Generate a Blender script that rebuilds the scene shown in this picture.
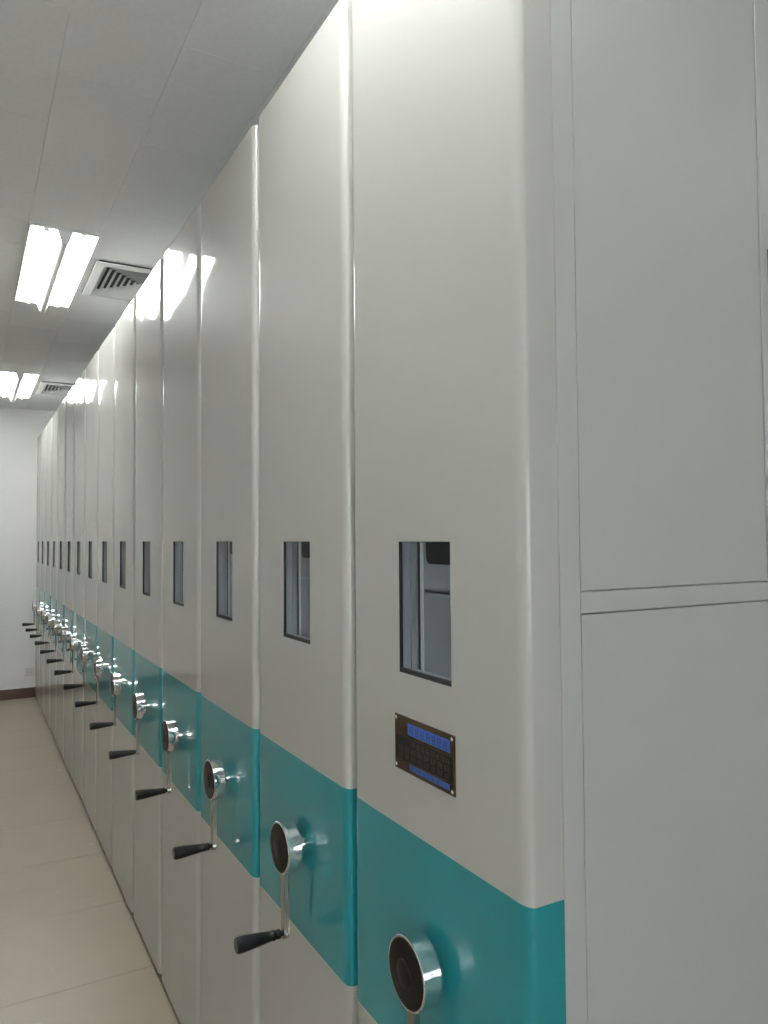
import bpy, bmesh, math, random
from mathutils import Matrix, Vector

random.seed(7)
for o in list(bpy.data.objects):
    bpy.data.objects.remove(o)
scene = bpy.context.scene
C = scene.collection

# ------------------------------------------------------------------ camera
EYE = 1.66
F_PX = 747.5
yaw, pit, rol = 0.509, 0.035, -0.0074
fw = Vector((math.sin(yaw)*math.cos(pit), math.cos(yaw)*math.cos(pit), math.sin(pit)))
r0 = Vector((math.cos(yaw), -math.sin(yaw), 0)); u0 = r0.cross(fw)
rt = r0*math.cos(rol) + u0*math.sin(rol); up = -r0*math.sin(rol) + u0*math.cos(rol)
cam_d = bpy.data.cameras.new('camera'); cam = bpy.data.objects.new('camera', cam_d); C.objects.link(cam)
cam_d.sensor_fit = 'HORIZONTAL'; cam_d.sensor_width = 36.0; cam_d.lens = F_PX*36/768
cam_d.clip_start = 0.02
cam.matrix_world = Matrix(((rt.x, up.x, -fw.x, 0), (rt.y, up.y, -fw.y, 0), (rt.z, up.z, -fw.z, EYE), (0, 0, 0, 1)))
scene.camera = cam

# ------------------------------------------------------------------ world, exposure
world = bpy.data.worlds.new('world'); scene.world = world; world.use_nodes = True
world.node_tree.nodes['Background'].inputs[0].default_value = (0.97, 1.0, 0.98, 1)
world.node_tree.nodes['Background'].inputs[1].default_value = 9.5
scene.view_settings.view_transform = 'Standard'
scene.view_settings.look = 'None'
scene.view_settings.gamma = 1.0
scene.view_settings.use_curve_mapping = False
scene.view_settings.exposure = 1.10
TUBE_STRENGTH = 27.0

# ------------------------------------------------------------------ layout
A = 0.65              # front plane of the shelving
Y0 = 0.78             # near side of the nearest unit
P = 0.536             # pitch of the units
NU = 15
W = 0.512             # width of one unit's front
def unit_y(i): return Y0 + i*P + (0.006 if i else 0.0)
TOP = 2.757
SEAM = 0.0591         # depth of the front panel's return
CEIL = 3.06
YB = unit_y(NU-1) + W + 0.02
XL, XR, YF = -1.875, 3.9, -3.3

# ------------------------------------------------------------------ materials
def principled(name, col, rough=0.5, metal=0.0, spec=0.5, coat=0.0, coat_rough=0.05):
    m = bpy.data.materials.new(name); m.use_nodes = True
    b = m.node_tree.nodes['Principled BSDF']
    b.inputs['Base Color'].default_value = (*col, 1)
    b.inputs['Roughness'].default_value = rough
    b.inputs['Metallic'].default_value = metal
    b.inputs['Specular IOR Level'].default_value = spec
    b.inputs['Coat Weight'].default_value = coat
    b.inputs['Coat Roughness'].default_value = coat_rough
    return m, m.node_tree, b

def noise_tint(nt, b, col, amount, scale, detail=4, bump=0.0, bump_scale=None, dist=0.001):
    tc = nt.nodes.new('ShaderNodeTexCoord')
    n = nt.nodes.new('ShaderNodeTexNoise'); n.inputs['Scale'].default_value = scale; n.inputs['Detail'].default_value = detail
    nt.links.new(tc.outputs['Object'], n.inputs['Vector'])
    r = nt.nodes.new('ShaderNodeMix'); r.data_type = 'RGBA'
    r.inputs[6].default_value = (*[c*(1-amount) for c in col], 1)
    r.inputs[7].default_value = (*[min(1, c*(1+amount)) for c in col], 1)
    nt.links.new(n.outputs['Fac'], r.inputs[0]); nt.links.new(r.outputs[2], b.inputs['Base Color'])
    if bump:
        n2 = nt.nodes.new('ShaderNodeTexNoise'); n2.inputs['Scale'].default_value = bump_scale or scale; n2.inputs['Detail'].default_value = 3
        nt.links.new(tc.outputs['Object'], n2.inputs['Vector'])
        bp = nt.nodes.new('ShaderNodeBump'); bp.inputs['Strength'].default_value = bump; bp.inputs['Distance'].default_value = dist
        nt.links.new(n2.outputs['Fac'], bp.inputs['Height']); nt.links.new(bp.outputs[0], b.inputs['Normal'])

M = {}
def mat(key, col, rough=0.5, metal=0.0, spec=0.5, coat=0.0, coat_rough=0.05, tint=0.0, scale=5, bump=0.0, bump_scale=None, dist=0.001):
    m, nt, b = principled(key, col, rough, metal, spec, coat, coat_rough)
    if tint or bump:
        noise_tint(nt, b, col, tint, scale, 4, bump, bump_scale, dist)
    M[key] = m
    return m

mat('cream_paint', (0.44, 0.436, 0.41), 0.5, spec=0.35, coat=0.8, coat_rough=0.05, tint=0.015, scale=3, bump=0.012, bump_scale=4, dist=0.001)
mat('side_paint', (0.44, 0.446, 0.436), 0.42, coat=0.15, coat_rough=0.2, tint=0.012, scale=3)
mat('teal_paint', (0.005, 0.235, 0.27), 0.5, spec=0.3, coat=0.9, coat_rough=0.04, tint=0.03, scale=4)
mat('edge_line', (0.55, 0.6, 0.58), 0.4)
mat('carcass_grey', (0.42, 0.43, 0.43), 0.5, tint=0.02, scale=4)
mat('dark_base', (0.06, 0.05, 0.04), 0.7, tint=0.2, scale=6)
mat('gasket', (0.012, 0.012, 0.013), 0.6, tint=0.2, scale=8)
mat('reveal_grey', (0.32, 0.33, 0.35), 0.4, tint=0.03, scale=5)
mat('plate_grey', (0.34, 0.355, 0.375), 0.4, tint=0.03, scale=5)
mat('black_plastic', (0.008, 0.008, 0.009), 0.32, tint=0.2, scale=30)
mat('grip_black', (0.007, 0.007, 0.008), 0.4, spec=0.3, tint=0.2, scale=30)
mat('cap_brown', (0.010, 0.007, 0.006), 0.35, spec=0.15, tint=0.3, scale=12)
mat('emblem_brown', (0.022, 0.015, 0.011), 0.4, spec=0.2, tint=0.3, scale=20)
mat('chrome', (0.82, 0.82, 0.83), 0.05, metal=1.0, tint=0.02, scale=10)
mat('arm_metal', (0.45, 0.43, 0.40), 0.2, metal=1.0, tint=0.03, scale=10)
mat('bronze', (0.09, 0.055, 0.025), 0.25, metal=0.6, tint=0.5, scale=14)
mat('print_black', (0.006, 0.006, 0.005), 0.3, spec=0.3, tint=0.3, scale=20)
mat('print_blue', (0.035, 0.11, 0.42), 0.4, tint=0.15, scale=30)
mat('print_navy', (0.012, 0.03, 0.14), 0.4, tint=0.15, scale=30)
mat('print_brown', (0.05, 0.035, 0.018), 0.4, tint=0.2, scale=30)
mat('ceiling_tile', (0.9, 0.9, 0.905), 0.9, tint=0.05, scale=60, bump=0.12, bump_scale=160, dist=0.002)
mat('ceiling_void', (0.10, 0.10, 0.10), 0.9, tint=0.1, scale=3)
mat('wall_paint', (0.86, 0.86, 0.84), 0.7, tint=0.015, scale=4, bump=0.05, bump_scale=60)
mat('baseboard_brown', (0.10, 0.055, 0.035), 0.35, tint=0.15, scale=8)
mat('grout', (0.24, 0.205, 0.155), 0.8, tint=0.1, scale=6)
mat('white_enamel', (0.85, 0.85, 0.84), 0.4, tint=0.01, scale=4)
mat('vent_metal', (0.66, 0.66, 0.65), 0.4, tint=0.02, scale=6)
mat('outlet_plastic', (0.72, 0.72, 0.70), 0.4, tint=0.01, scale=6)

# floor tile: beige vinyl with faint mottling and scuffs
m, nt, b = principled('floor_tile', (0.6, 0.53, 0.43), 0.33, spec=0.45)
tc = nt.nodes.new('ShaderNodeNewGeometry')
n1 = nt.nodes.new('ShaderNodeTexNoise'); n1.inputs['Scale'].default_value = 2.2; n1.inputs['Detail'].default_value = 5
n2 = nt.nodes.new('ShaderNodeTexNoise'); n2.inputs['Scale'].default_value = 11; n2.inputs['Detail'].default_value = 2
nt.links.new(tc.outputs['Position'], n1.inputs['Vector']); nt.links.new(tc.outputs['Position'], n2.inputs['Vector'])
mx = nt.nodes.new('ShaderNodeMix'); mx.data_type = 'RGBA'
mx.inputs[6].default_value = (0.33, 0.28, 0.215, 1); mx.inputs[7].default_value = (0.40, 0.345, 0.27, 1)
nt.links.new(n1.outputs['Fac'], mx.inputs[0])
cr = nt.nodes.new('ShaderNodeValToRGB'); cr.color_ramp.elements[0].position = 0.70; cr.color_ramp.elements[1].position = 0.76
cr.color_ramp.elements[0].color = (0, 0, 0, 1); cr.color_ramp.elements[1].color = (0.35, 0.35, 0.35, 1)
nt.links.new(n2.outputs['Fac'], cr.inputs['Fac'])
mx2 = nt.nodes.new('ShaderNodeMix'); mx2.data_type = 'RGBA'; mx2.inputs[7].default_value = (0.55, 0.51, 0.45, 1)
nt.links.new(cr.outputs['Color'], mx2.inputs[0]); nt.links.new(mx.outputs[2], mx2.inputs[6]); nt.links.new(mx2.outputs[2], b.inputs['Base Color'])
M['floor_tile'] = m

# lamp tube
m = bpy.data.materials.new('lamp_tube'); m.use_nodes = True; nt = m.node_tree
b = nt.nodes['Principled BSDF']; b.inputs['Base Color'].default_value = (0.9, 0.9, 0.9, 1)
b.inputs['Emission Color'].default_value = (0.97, 1.0, 0.97, 1); b.inputs['Emission Strength'].default_value = TUBE_STRENGTH
M['lamp_tube'] = m

# clear window pane: mostly see-through with a weak reflection
m = bpy.data.materials.new('clear_pane'); m.use_nodes = True; nt = m.node_tree
nt.nodes.remove(nt.nodes['Principled BSDF'])
tr = nt.nodes.new('ShaderNodeBsdfTransparent'); tr.inputs[0].default_value = (0.90, 0.92, 0.94, 1)
gl = nt.nodes.new('ShaderNodeBsdfGlossy'); gl.inputs['Roughness'].default_value = 0.03
lw = nt.nodes.new('ShaderNodeLayerWeight'); lw.inputs['Blend'].default_value = 0.5
pw = nt.nodes.new('ShaderNodeMath'); pw.operation = 'POWER'; pw.inputs[1].default_value = 4.0
fr = nt.nodes.new('ShaderNodeMath'); fr.operation = 'MULTIPLY_ADD'; fr.inputs[1].default_value = 0.12; fr.inputs[2].default_value = 0.015
nt.links.new(lw.outputs['Facing'], pw.inputs[0]); nt.links.new(pw.outputs[0], fr.inputs[0])
mxs = nt.nodes.new('ShaderNodeMixShader')
nt.links.new(fr.outputs[0], mxs.inputs[0]); nt.links.new(tr.outputs[0], mxs.inputs[1]); nt.links.new(gl.outputs[0], mxs.inputs[2])
nt.links.new(mxs.outputs[0], nt.nodes['Material Output'].inputs['Surface'])
M['clear_pane'] = m

# ------------------------------------------------------------------ helpers
def mesh_obj(name, bm, m, parent=None, smooth=False, loc=None, sharp=35):
    bmesh.ops.recalc_face_normals(bm, faces=bm.faces)
    me = bpy.data.meshes.new(name); bm.to_mesh(me); bm.free()
    me.materials.append(M[m])
    if smooth:
        for p in me.polygons: p.use_smooth = True
        me.set_sharp_from_angle(angle=math.radians(sharp))
    o = bpy.data.objects.new(name, me); C.objects.link(o)
    if parent: o.parent = parent
    if loc: o.location = loc
    return o

def box(bm, x0, x1, y0, y1, z0, z1, bevel=0.0, seg=1):
    r = bmesh.ops.create_cube(bm, size=1)
    for v in r['verts']:
        v.co = Vector(((x0+x1)/2 + v.co.x*(x1-x0), (y0+y1)/2 + v.co.y*(y1-y0), (z0+z1)/2 + v.co.z*(z1-z0)))
    if bevel:
        es = list({e for v in r['verts'] for e in v.link_edges})
        bmesh.ops.bevel(bm, geom=es, offset=bevel, segments=seg, affect='EDGES', profile=0.5)

def bx(name, m, parent, x0, x1, y0, y1, z0, z1, bevel=0.0, seg=1, loc=None):
    bm = bmesh.new(); box(bm, x0, x1, y0, y1, z0, z1, bevel, seg)
    return mesh_obj(name, bm, m, parent, loc=loc)

def lathe(bm, prof, origin, axis, n=32):
    """prof: list of (distance along axis, radius)"""
    axis = Vector(axis).normalized()
    t = Vector((0, 0, 1)) if abs(axis.z) < 0.9 else Vector((1, 0, 0))
    a = axis.cross(t).normalized(); b_ = axis.cross(a)
    rings = []
    for d, r in prof:
        if r < 1e-6:
            rings.append([bm.verts.new(Vector(origin) + axis*d)])
        else:
            rings.append([bm.verts.new(Vector(origin) + axis*d + (a*math.cos(2*math.pi*k/n) + b_*math.sin(2*math.pi*k/n))*r) for k in range(n)])
    for q, s in zip(rings, rings[1:]):
        for k in range(n):
            k2 = (k+1) % n
            if len(q) == 1 and len(s) == 1: continue
            if len(q) == 1: bm.faces.new((q[0], s[k], s[k2]))
            elif len(s) == 1: bm.faces.new((q[k], q[k2], s[0]))
            else: bm.faces.new((q[k], q[k2], s[k2], s[k]))
    for ring, rev in ((rings[0], True), (rings[-1], False)):
        if len(ring) > 1: bm.faces.new(ring[::-1] if rev else ring)

def empty(name, loc, label, cat, group=None, kind=None):
    o = bpy.data.objects.new(name, None); C.objects.link(o); o.location = loc
    o.empty_display_size = 0.1
    tag(o, label, cat, group, kind); return o

def tag(o, label=None, cat=None, group=None, kind=None):
    if label: o['label'] = label
    if cat: o['category'] = cat
    if group: o['group'] = group
    if kind: o['kind'] = kind
    return o

def copy_tree(o, parent=None):
    c = o.copy(); C.objects.link(c)
    if parent: c.parent = parent
    for ch in list(o.children): copy_tree(ch, c)
    return c

# ================================================================== the room
s = bx('wall_back', 'wall_paint', None, XL-0.1, XR+0.1, YB, YB+0.12, -0.1, CEIL+0.3); tag(s, 'plain white wall at the far end of the aisle', 'wall', kind='structure')
s = bx('wall_left', 'wall_paint', None, XL-0.12, XL, YF, YB, -0.1, CEIL+0.3); tag(s, 'plain white wall across the aisle from the shelving', 'wall', kind='structure')
s = bx('wall_right', 'wall_paint', None, XR, XR+0.12, YF, YB, -0.1, CEIL+0.3); tag(s, 'plain white wall behind the inner ends of the shelving', 'wall', kind='structure')
bm = bmesh.new()
LW = (-1.65, -0.55, 0.85, 2.25)                          # window opening behind the camera (x0, x1, z0, z1)
box(bm, XL-0.1, LW[0], YF-0.12, YF, -0.1, CEIL+0.3); box(bm, LW[1], XR+0.1, YF-0.12, YF, -0.1, CEIL+0.3)
box(bm, LW[0], LW[1], YF-0.12, YF, -0.1, LW[2]); box(bm, LW[0], LW[1], YF-0.12, YF, LW[3], CEIL+0.3)
s = mesh_obj('wall_front', bm, 'wall_paint'); tag(s, 'plain white wall behind the camera', 'wall', kind='structure')
w1 = empty('window_1', ((LW[0]+LW[1])/2, YF-0.06, LW[2]), 'white framed window letting daylight in behind the camera', 'window', kind='structure')
hw, hh = (LW[1]-LW[0])/2, LW[3]-LW[2]
bm = bmesh.new()
for y0, y1, z0, z1 in ((-hw, -hw+0.05, 0, hh), (hw-0.05, hw, 0, hh), (-hw+0.05, hw-0.05, 0, 0.05), (-hw+0.05, hw-0.05, hh-0.05, hh), (-0.025, 0.025, 0.05, hh-0.05)):
    box(bm, y0, y1, -0.03, 0.03, z0, z1, 0.003)
mesh_obj('window_frame', bm, 'white_enamel', w1)
for y0, y1 in ((-hw+0.05, -0.025), (0.025, hw-0.05)):
    bx('pane', 'clear_pane', w1, y0, y1, -0.003, 0.003, 0.05, hh-0.05)
s = bx('baseboard_back', 'baseboard_brown', None, XL, XR, YB-0.012, YB, -0.004, 0.105, 0.003); tag(s, 'dark brown baseboard along the far wall', 'baseboard', kind='structure')
s = bx('baseboard_left', 'baseboard_brown', None, XL, XL+0.012, YF, YB-0.012, -0.004, 0.105, 0.003); tag(s, 'dark brown baseboard along the aisle wall', 'baseboard', kind='structure')

# floor: slab in the joint colour with separate tiles laid on it
floor = bx('floor', 'grout', None, XL, XR, YF, YB, -0.1, -0.003); tag(floor, 'beige tiled floor of the aisle', 'floor', kind='structure')
TS = 0.61
def rect_sub(r, holes):
    out = [r]
    for hx0, hx1, hy0, hy1 in holes:
        nxt = []
        for x0, x1, y0, y1 in out:
            if hx1 <= x0 or hx0 >= x1 or hy1 <= y0 or hy0 >= y1: nxt.append((x0, x1, y0, y1)); continue
            if y0 < hy0: nxt.append((x0, x1, y0, hy0))
            if hy1 < y1: nxt.append((x0, x1, hy1, y1))
            ya, yb = max(y0, hy0), min(y1, hy1)
            if x0 < hx0: nxt.append((x0, hx0, ya, yb))
            if hx1 < x1: nxt.append((hx1, x1, ya, yb))
        out = nxt
    return out
tile_cache = {}
def tile(name, m, parent, x0, x1, y0, y1, z0, z1, bevel):
    key = (m, round(x1-x0, 4), round(y1-y0, 4))
    if key not in tile_cache:
        bm = bmesh.new(); w, d = (x1-x0)/2, (y1-y0)/2
        box(bm, -w, w, -d, d, z0-z1, 0, bevel)
        o = mesh_obj(name, bm, m, parent); tile_cache[key] = o.data
    else:
        o = bpy.data.objects.new(name, tile_cache[key]); C.objects.link(o); o.parent = parent
    o.location = ((x0+x1)/2, (y0+y1)/2, z1)
    return o
gx0 = 0.655 - 6*TS; gy0 = 3.045 - 11*TS
for i in range(12):
    for j in range(22):
        x0, x1 = max(XL, gx0+i*TS), min(XR, gx0+(i+1)*TS)
        y0, y1 = max(YF, gy0+j*TS), min(YB-0.012, gy0+(j+1)*TS)
        if x1-x0 < 0.02 or y1-y0 < 0.02: continue
        if x0 > 0.6 and y1 > Y0+TS: continue          # nothing but runners under the shelving
        g = 0.0008
        tile('floor_tile', 'floor_tile', floor, x0+g, x1-g, y0+g, y1-g, -0.003, random.uniform(-0.0004, 0.0), 0.0008)
bm = bmesh.new(); box(bm, 0.655, XR, gy0+7*TS+TS, YB-0.012, -0.003, -0.0002)
under = mesh_obj('floor_sheet', bm, 'floor_tile', floor)

# ceiling: void above, separate panels hung below it
LIGHT_X = (0.225, 0.525); LIGHT_Y = [0.33, 3.60, 6.87]
VENT = [(0.55, 1.13, 3.92, 4.51), (0.55, 1.13, 7.19, 7.78)]
ceiling = bx('ceiling', 'ceiling_void', None, XL, XR, YF, YB, CEIL+0.12, CEIL+0.3); tag(ceiling, 'white panelled ceiling with offset joints', 'ceiling', kind='structure')
holes = [(LIGHT_X[0], LIGHT_X[1], y, y+1.2) for y in LIGHT_Y]
XLIGHT2 = [(2.625, 2.925, y) for y in LIGHT_Y]
holes += [(a, b_, y, y+1.2) for a, b_, y in XLIGHT2]
holes += [(a+0.02, b_-0.02, c+0.02, d-0.02) for a, b_, c, d in VENT]
rest = bmesh.new()
for k in range(-10, 13):
    off = 0.0 if k % 2 == 0 else 0.3
    for j in range(-12, 11):
        x0, x1 = max(XL, 0.225+k*0.3), min(XR, 0.525+k*0.3)
        y0, y1 = max(YF, 3.0+off+j*0.6), min(YB, 3.6+off+j*0.6)
        if x1-x0 < 0.02 or y1-y0 < 0.02: continue
        for q in rect_sub((x0, x1, y0, y1), holes):
            if q[1]-q[0] < 0.01 or q[3]-q[2] < 0.01: continue
            g = 0.0006
            if q[0] < 1.7 and q[3] > -0.4:
                tile('ceiling_panel', 'ceiling_tile', ceiling, q[0]+g, q[1]-g, q[2]+g, q[3]-g, CEIL+0.012, CEIL+random.uniform(-0.0001, 0.0001), 0.0004)
            else:
                box(rest, q[0]+g, q[1]-g, q[2]+g, q[3]-g, CEIL, CEIL+0.012)
o = mesh_obj('ceiling_panel', rest, 'ceiling_tile', ceiling); o['kind'] = 'stuff'
# tile() hangs the box below z1: lift so the visible face lies at CEIL
for o in ceiling.children:
    if 'kind' not in o.keys(): o.location.z += 0.012

# ================================================================== ceiling lights
def make_light(name, label):
    t = empty(name, (0, 0, CEIL), label, 'ceiling light', 'fluorescent ceiling lights')
    w, L = 0.15, 0.6
    bm = bmesh.new()     # open tray sunk into the ceiling, sloping sides
    def lp(hx, hy, z): return [bm.verts.new((x*hx, y*hy, z)) for x, y in ((-1, -1), (1, -1), (1, 1), (-1, 1))]
    loops = [lp(w-0.001, L-0.001, -0.003), lp(w-0.008, L-0.008, -0.003), lp(w-0.035, L-0.012, 0.052), lp(w-0.035, L-0.012, 0.056), lp(w-0.001, L-0.001, 0.056)]
    for p, q in zip(loops, loops[1:]+loops[:1]):
        if p is loops[2]: continue
        for i in range(4): bm.faces.new((p[i], p[(i+1) % 4], q[(i+1) % 4], q[i]))
    bm.faces.new(loops[2]); bm.faces.new(loops[3])
    mesh_obj('reflector_tray', bm, 'white_enamel', t)
    bm = bmesh.new()     # spine: V section hanging under the tray
    sec = [(-0.05, 0.051), (0.05, 0.051), (0.016, -0.050), (0.008, -0.058), (-0.008, -0.058), (-0.016, -0.050)]
    a = [bm.verts.new((x, -L+0.014, z)) for x, z in sec]; b_ = [bm.verts.new((x, L-0.014, z)) for x, z in sec]
    bm.faces.new(a); bm.faces.new(b_)
    for i in range(len(sec)): bm.faces.new((a[i], a[(i+1) % 6], b_[(i+1) % 6], b_[i]))
    mesh_obj('spine', bm, 'white_enamel', t)
    for sx in (-1, 1):
        bm = bmesh.new(); lathe(bm, [(0, 0.014), (1.14, 0.014)], (sx*0.078, -0.57, 0.001), (0, 1, 0), 12)
        tb = mesh_obj('lamp_tube', bm, 'lamp_tube', t, smooth=True)
        for sy in (-1, 1):
            bm = bmesh.new(); box(bm, sx*0.078-0.012, sx*0.078+0.012, sy*0.577-0.007, sy*0.577+0.007, -0.013, 0.051, 0.003)
            mesh_obj('lamp_holder', bm, 'white_enamel', t)
    return t
lx = sum(LIGHT_X)/2
light0 = make_light('ceiling_light', 'twin tube fluorescent light beside the larger, nearer ceiling vent')
light0.location = (lx, LIGHT_Y[1]+0.6, CEIL)
for y, lab in ((LIGHT_Y[2], 'twin tube fluorescent light beside the smaller vent near the far wall'),
               (LIGHT_Y[0], 'twin tube fluorescent light mirrored at the top of the nearest unit')):
    c = copy_tree(light0); c.location = (lx, y+0.6, CEIL); c['label'] = lab
far_labels = ['twin tube fluorescent light above the inner end of the nearest unit',
              'twin tube fluorescent light hidden above the middle of the shelving row',
              'twin tube fluorescent light hidden above the far end of the shelving row']
for (a, b_, y), lab in zip(XLIGHT2, far_labels):
    c = copy_tree(light0); c.location = ((a+b_)/2, y+0.6, CEIL); c['label'] = lab

# ================================================================== ceiling vents
def make_vent(label):
    h = 0.285
    t = empty('ceiling_vent', (0, 0, CEIL), label, 'vent', 'square ceiling vents')
    def ring(bm, ro, zo, ri, zi, th):
        """sloped square frame from outer (ro, zo) to inner (ri, zi), thickness th"""
        def loop(r, z): return [bm.verts.new((x*r, y*r, z)) for x, y in ((-1, -1), (1, -1), (1, 1), (-1, 1))]
        a, b_, c, d = loop(ro, zo), loop(ri, zi), loop(ri, zi+th), loop(ro, zo+th)
        for p, q in ((a, b_), (b_, c), (c, d), (d, a)):
            for i in range(4):
                j = (i+1) % 4; bm.faces.new((p[i], p[j], q[j], q[i]))
    bm = bmesh.new(); ring(bm, h, -0.004, h-0.042, -0.008, 0.005); mesh_obj('frame', bm, 'vent_metal', t)
    bm = bmesh.new(); box(bm, -h+0.03, h-0.03, -h+0.03, h-0.03, 0.05, 0.06); mesh_obj('backing', bm, 'ceiling_void', t)
    r = h-0.042
    for i in range(7):
        bm = bmesh.new(); ring(bm, r-0.001, -0.006, r-0.026, 0.018, 0.0022); mesh_obj('louvre', bm, 'vent_metal', t)
        r -= 0.030
    bm = bmesh.new(); box(bm, -r, r, -r, r, -0.004, 0.0, 0.001); mesh_obj('centre_plate', bm, 'vent_metal', t)
    return t
v0 = make_vent('square louvred ceiling vent beside the nearer lit fluorescent light')
v1 = copy_tree(v0); v1['label'] = 'small distant louvred ceiling vent near the far wall'
for v, q in ((v0, VENT[0]), (v1, VENT[1])): v.location = ((q[0]+q[1])/2, (q[2]+q[3])/2, CEIL)

# ================================================================== wall outlet
t = empty('wall_outlet', (0.60, YB, 0.27), 'small white outlet plate low on the far wall beside the shelving', 'outlet')
bx('cover_plate', 'outlet_plastic', t, -0.043, 0.043, -0.009, 0, -0.043, 0.043, 0.003)
for dx in (-0.012, 0.012): bx('socket_slot', 'gasket', t, dx-0.0015, dx+0.0015, -0.0095, -0.008, -0.008, 0.006)

# ================================================================== mobile shelving units
REC = 0.034
WY0, WY1, WZ0, WZ1 = 0.177, 0.336, EYE-0.229, EYE-0.006      # window opening (local y, world z)
BT, BB = EYE-0.489, EYE-0.866                                 # teal band
RX, RY = 0.012, 0.022                                         # rounding of the panel's vertical edges
BOT = 0.022

def profile(off=0.0):
    """plan outline (x, y) of the front panel from near return to far return"""
    pts = [(SEAM, -off)]
    n = 10
    for k in range(n+1):
        a = math.pi/2*k/n
        pts.append((RX - (RX+off)*math.sin(a), RY - (RY+off)*math.cos(a)))
    flat0 = len(pts)-1
    pts += [(-off, WY0), (-off, WY1)]
    for k in range(n+1):
        a = math.pi/2*k/n
        pts.append((RX - (RX+off)*math.cos(a), W-RY + (RY+off)*math.sin(a)))
    pts.append((SEAM, W+off))
    return pts, flat0

def front_panel(parent):
    pts, f0 = profile()
    zs = [BOT, WZ0, WZ1, TOP]
    bm = bmesh.new()
    g = [[bm.verts.new((x, y, z)) for x, y in pts] for z in zs]
    for r in range(3):
        for c in range(len(pts)-1):
            if r == 1 and c == f0+1: continue
            bm.faces.new((g[r][c], g[r][c+1], g[r+1][c+1], g[r+1][c]))
    bm.faces.new(g[0]); bm.faces.new(g[3])
    # thickness of the sheet around the opening
    c0, c1 = f0+1, f0+2
    rim = [g[1][c0], g[1][c1], g[2][c1], g[2][c0]]
    back = [bm.verts.new(v.co + Vector((0.0015, 0, 0))) for v in rim]
    for i in range(4): bm.faces.new((rim[i], rim[(i+1) % 4], back[(i+1) % 4], back[i]))
    me_obj = mesh_obj('front_panel', bm, 'cream_paint', parent, smooth=True)
    return me_obj

def band(parent):
    bm = bmesh.new()
    def sheet(off, z0, z1):
        po, _ = profile(off); pi, _ = profile(-0.0002)
        lo = [bm.verts.new((x, y, z0)) for x, y in po]; hi = [bm.verts.new((x, y, z1)) for x, y in po]
        li = [bm.verts.new((x, y, z0)) for x, y in pi]; hii = [bm.verts.new((x, y, z1)) for x, y in pi]
        for c in range(len(po)-1):
            bm.faces.new((lo[c], lo[c+1], hi[c+1], hi[c]))
            bm.faces.new((hi[c], hi[c+1], hii[c+1], hii[c])); bm.faces.new((li[c], li[c+1], lo[c+1], lo[c]))
    sheet(0.0006, BB, BT)
    o = mesh_obj('teal_band', bm, 'teal_paint', parent, smooth=True); o['label'] = 'glossy teal painted band'
    bm = bmesh.new(); sheet(0.0006, BB-0.0013, BB-0.0001)
    mesh_obj('band_edge', bm, 'edge_line', o, smooth=True)
    return o

def window(parent):
    # surround: dark seal at the outside, grey metal channel behind it
    e = 0.0
    d0, d1, d2 = 0.0016, 0.008, REC-0.002
    def frame(bm, x0, x1, l, r, b_, t_):
        box(bm, x0, x1, WY1-l, WY1+0.004, WZ0-0.004, WZ1+0.004)
        box(bm, x0, x1, WY0-0.004, WY0+r, WZ0-0.004, WZ1+0.004)
        box(bm, x0, x1, WY0+r, WY1-l, WZ0-0.004, WZ0+b_)
        box(bm, x0, x1, WY0+r, WY1-l, WZ1-t_, WZ1+0.004)
    bm = bmesh.new(); frame(bm, d0, d1, 0.0008, 0.0025, 0.007, 0.001); mesh_obj('window_seal', bm, 'gasket', parent)
    bm = bmesh.new(); frame(bm, d1, 0.022, 0.003, 0.001, 0.003, 0.001); frame(bm, 0.022, d2, 0.007, 0.001, 0.003, 0.001)
    mesh_obj('window_channel', bm, 'reveal_grey', parent)
    bx('window_pane', 'clear_pane', parent, 0.006, 0.0075, WY0+0.0026, WY1-0.0009, WZ0+0.0071, WZ1-0.0011)
    zl = EYE-0.090
    lower = bx('inner_plate', 'plate_grey', parent, REC-0.0015, REC+0.001, WY0-0.02, WY1+0.02, WZ0-0.02, zl-0.003)
    upper = bx('inner_plate', 'plate_grey', parent, REC-0.0015, REC+0.001, WY0-0.02, WY1+0.02, zl+0.003, WZ1+0.02)
    for ya, yb, m_ in ((WY1-0.030, WY1-0.022, 'vent_metal'), (WY1-0.020, WY1-0.014, 'gasket'), (WY0+0.012, WY0+0.020, 'gasket')):
        bx('inner_rib', m_, parent, REC-0.0035, REC-0.0012, ya, yb, WZ0+0.001, WZ1+0.003)
    # dark rounded pull seen in the upper corner of the opening
    bm = bmesh.new()
    y0, y1, z0, z1, r = WY0-0.012, 0.293, EYE-0.044, EYE+0.012, 0.014
    outl = []
    for cy, cz, a0 in ((y1-r, z1-r, 0), (y0+r, z1-r, 90), (y0+r, z0+r, 180), (y1-r, z0+r, 270)):
        for k in range(6):
            a = math.radians(a0+18*k); outl.append((cy+r*math.cos(a), cz+r*math.sin(a)))
    fa = [bm.verts.new((REC-0.0045, y, z)) for y, z in outl]; fb = [bm.verts.new((REC-0.0012, y, z)) for y, z in outl]
    bm.faces.new(fa); bm.faces.new(fb)
    for i in range(len(outl)): j = (i+1) % len(outl); bm.faces.new((fa[i], fa[j], fb[j], fb[i]))
    mesh_obj('pull_slot', bm, 'gasket', upper)

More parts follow.
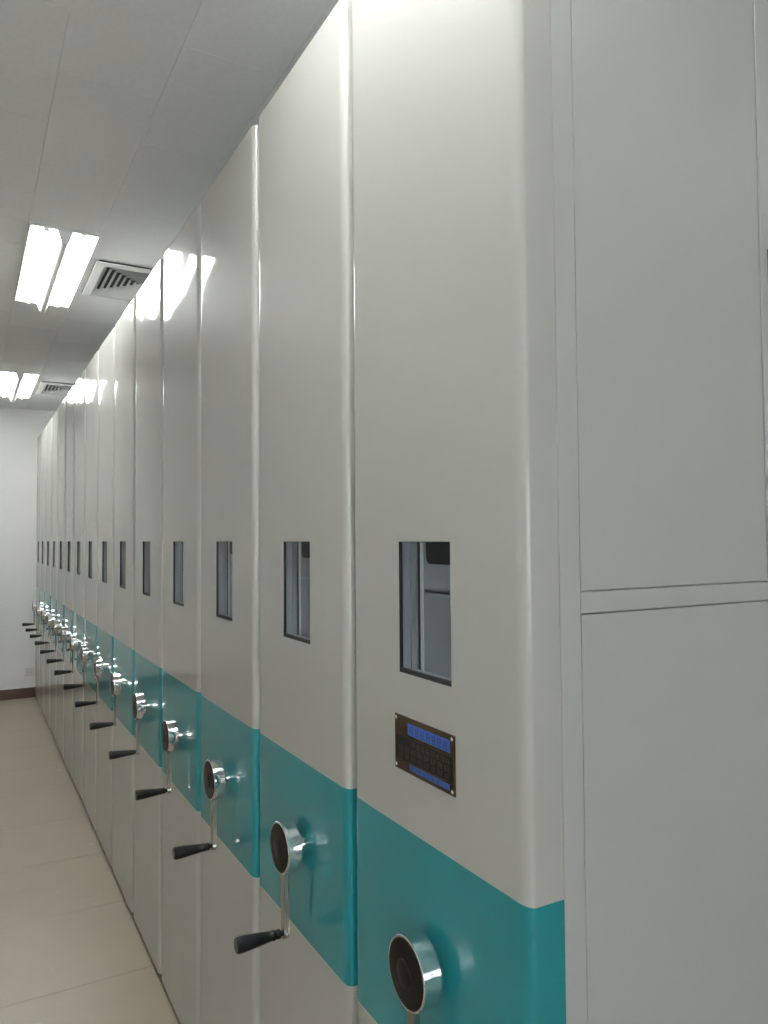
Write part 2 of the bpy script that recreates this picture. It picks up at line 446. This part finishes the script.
def crank(parent):
    cy, cz = 0.240, EYE-0.675
    # chrome drum standing off the panel on a short hub
    bm = bmesh.new()
    lathe(bm, [(0.0, 0.024), (0.004, 0.024), (0.005, 0.018), (0.0165, 0.018), (0.0165, 0.055), (0.0172, 0.056),
               (0.0468, 0.0548), (0.0478, 0.0538), (0.0478, 0.0515), (0.0465, 0.0510)], (-0.0006, cy, cz), (-1, 0, 0), 64)
    d = mesh_obj('crank_drum', bm, 'chrome', parent, smooth=True, sharp=20); d['label'] = 'polished chrome crank drum'
    bm = bmesh.new()
    lathe(bm, [(0.044, 0.0512), (0.0478, 0.0512), (0.0492, 0.0498), (0.0505, 0.036), (0.0507, 0.0)], (-0.0006, cy, cz), (-1, 0, 0), 48)
    mesh_obj('drum_cover', bm, 'cap_brown', d, smooth=True)
    bm = bmesh.new()
    lathe(bm, [(0.0500, 0.0215), (0.0518, 0.0215), (0.0524, 0.0205), (0.0524, 0.0)], (-0.0006, cy, cz), (-1, 0, 0), 32)
    mesh_obj('emblem_disc', bm, 'emblem_brown', d, smooth=True)
    # flat arm hanging from the drum's lower edge
    al = 0.182
    bm = bmesh.new()
    prof = [(-0.0105, -0.040), (0.0105, -0.040), (0.0085, -al+0.004)]
    for k in range(9):
        a = math.pi*k/8; prof.append((0.0105*math.cos(a), -al-0.004-0.0105*math.sin(a)))
    prof.append((-0.0085, -al+0.004))
    x0, x1 = -0.041, -0.029
    fa = [bm.verts.new((x0, cy+y, cz+z)) for y, z in prof]; fb = [bm.verts.new((x1, cy+y, cz+z)) for y, z in prof]
    bm.faces.new(fa); bm.faces.new(fb)
    for i in range(len(prof)): j = (i+1) % len(prof); bm.faces.new((fa[i], fa[j], fb[j], fb[i]))
    bmesh.ops.bevel(bm, geom=list(bm.edges), offset=0.0012, segments=1, affect='EDGES')
    mesh_obj('crank_arm', bm, 'arm_metal', d)
    # tapered grip pointing into the aisle
    bm = bmesh.new()
    lathe(bm, [(0.0, 0.006), (0.006, 0.006), (0.006, 0.0095), (0.011, 0.0105), (0.013, 0.0092), (0.016, 0.0092), (0.018, 0.0108), (0.024, 0.0112), (0.026, 0.0102),
               (0.045, 0.0125), (0.075, 0.0155), (0.094, 0.0168), (0.101, 0.0165), (0.1045, 0.0145), (0.105, 0.0)], (-0.041, cy, cz-al-0.002), (-1, 0, 0), 24)
    mesh_obj('crank_handle', bm, 'grip_black', d, smooth=True)

def make_unit(label):
    t = empty('shelving_unit', (A, Y0, 0), label, 'shelving unit', 'mobile shelving units in one row')
    front_panel(t); band(t); window(t); crank(t)
    bm = bmesh.new(); box(bm, SEAM+0.001, XR-A-0.35, 0.010, W-0.004, 0.06, TOP-0.004, 0.002)
    mesh_obj('carcass', bm, 'carcass_grey', t)
    bm = bmesh.new(); box(bm, 0.012, XR-A-0.37, 0.02, W-0.015, 0.0, 0.06)
    mesh_obj('base_carriage', bm, 'dark_base', t)
    return t

ORD = ['nearest', 'second', 'third', 'fourth', 'fifth', 'sixth', 'seventh', 'eighth', 'ninth', 'tenth', 'eleventh', 'twelfth', 'thirteenth', 'fourteenth', 'last']
unit1 = make_unit('nearest cream and teal shelving unit, its grey side and bronze nameplate in view')
for i in range(1, NU):
    u = copy_tree(unit1); u.location = (A + random.uniform(-0.0012, 0.0012), unit_y(i), 0)
    u.rotation_euler.z = math.radians(random.uniform(-0.12, 0.12))
    if i == NU-1: u['label'] = 'last cream and teal shelving unit, farthest along, against the white end wall'
    elif i == 1: u['label'] = 'second cream and teal shelving unit, directly behind the one with the nameplate'
    else: u['label'] = '%s cream and teal shelving unit, counting from the one with the nameplate' % ORD[i]

# ---- side of the nearest unit: stiles, rails and inset panels
SX = [0.7492-A, 1.1698-A]
def side_piece(name, x0, x1, z0, z1, y=0.0, m='side_paint', bev=0.0012):
    bm = bmesh.new(); box(bm, x0, x1, y, 0.0095, z0, z1, bev, 2)
    return mesh_obj(name, bm, m, unit1)
g = 0.0012
R1, R2 = EYE-0.0769, EYE-0.1078
x = SEAM+g
pw = SX[1]-SX[0]; stw = 0.040
xs = SX[0]
side_piece('stile', x, xs-g, BOT+0.02, TOP-0.004)
for k in range(5):
    xe = xs+pw
    side_piece('side_panel', xs+g, xe-g, R1+g, TOP-0.05, 0.0014)
    side_piece('side_panel', xs+g, xe-g, 0.10, R2-g, 0.0014)
    side_piece('rail', xs-g+0.0003, xe+g-0.0003, R2+g*0.4, R1-g*0.4, 0.0004)
    side_piece('rail', xs+g, xe-g, TOP-0.05+2*g, TOP-0.004)
    side_piece('rail', xs+g, xe-g, BOT+0.02, 0.10-2*g)
    side_piece('stile', xe+g, xe+stw-g, BOT+0.02, TOP-0.004)
    if k == 0:
        bm = bmesh.new(); box(bm, xe+0.018, xe+0.036, -0.010, 0.001, EYE+0.395, EYE+0.490, 0.003, 2)
        o = mesh_obj('latch', bm, 'black_plastic', unit1); o['label'] = 'dark grey latch'
    xs = xe+stw

# ---- nameplate of the nearest unit
py0, py1, pz0, pz1 = 0.167, 0.348, EYE-0.3925, EYE-0.3005
bm = bmesh.new(); box(bm, -0.0022, -0.0001, py0, py1, pz0, pz1, 0.0006)
plate = mesh_obj('nameplate', bm, 'bronze', unit1); plate['label'] = 'bronze nameplate with blue strips and four screws'
pw_, ph_ = py1-py0, pz1-pz0
def prect(bm, u0_, u1_, v0_, v1_, x0, x1):
    """u from the plate's left edge as seen from the aisle, v down from its top"""
    box(bm, x0, x1, py1-u1_*pw_, py1-u0_*pw_, pz1-v1_*ph_, pz1-v0_*ph_)
def field(name, m, u0_, u1_, v0_, v1_, x=-0.0025):
    bm = bmesh.new(); prect(bm, u0_, u1_, v0_, v1_, x, -0.002); return mesh_obj(name, bm, m, plate)
field('title_strip', 'print_blue', 0.24, 0.93, 0.10, 0.31)
field('text_field', 'print_black', 0.02, 0.98, 0.37, 0.79)
field('footer_strip', 'print_blue', 0.27, 0.92, 0.83, 0.93)
def glyphs(name, m, u0_, u1_, v0_, v1_, n, x, rnd, fill=0.8):
    bm = bmesh.new(); cw = (u1_-u0_)/n
    for i in range(n):
        a = u0_+i*cw+cw*(1-fill)/2; b_ = a+cw*fill; hgt = v1_-v0_
        for r in range(3):
            v = v0_+hgt*(0.08+0.38*r+rnd.uniform(-.04, .04))
            prect(bm, a+rnd.uniform(0, .2)*cw, b_-rnd.uniform(0, .2)*cw, v, v+hgt*0.10, x-0.0002, x)
        for r in range(2):
            uu = a+(b_-a)*(0.15+0.5*r+rnd.uniform(-.1, .1))
            prect(bm, uu, uu+cw*0.10, v0_+hgt*rnd.uniform(0, .25), v1_-hgt*rnd.uniform(0, .2), x-0.0002, x)
    return mesh_obj(name, bm, m, plate)
rnd = random.Random(3)
glyphs('title_lettering', 'print_navy', 0.26, 0.91, 0.13, 0.29, 7, -0.0025, rnd)
glyphs('footer_lettering', 'print_navy', 0.28, 0.91, 0.84, 0.92, 9, -0.0025, rnd)
for k, (v0_, v1_) in enumerate(((0.41, 0.51), (0.54, 0.64), (0.67, 0.76))):
    glyphs('field_lettering', 'print_brown', 0.06 if k else 0.30, 0.94, v0_, v1_, 8, -0.0025, rnd)
for uu in (0.035, 0.965):
    for vv in (0.07, 0.93):
        bm = bmesh.new()
        lathe(bm, [(0, 0.0034), (0.0010, 0.0034), (0.0018, 0.0022), (0.0020, 0.0)], (-0.0022, py1-uu*pw_, pz1-vv*ph_), (-1, 0, 0), 12)
        mesh_obj('screw', bm, 'chrome', plate, smooth=True)
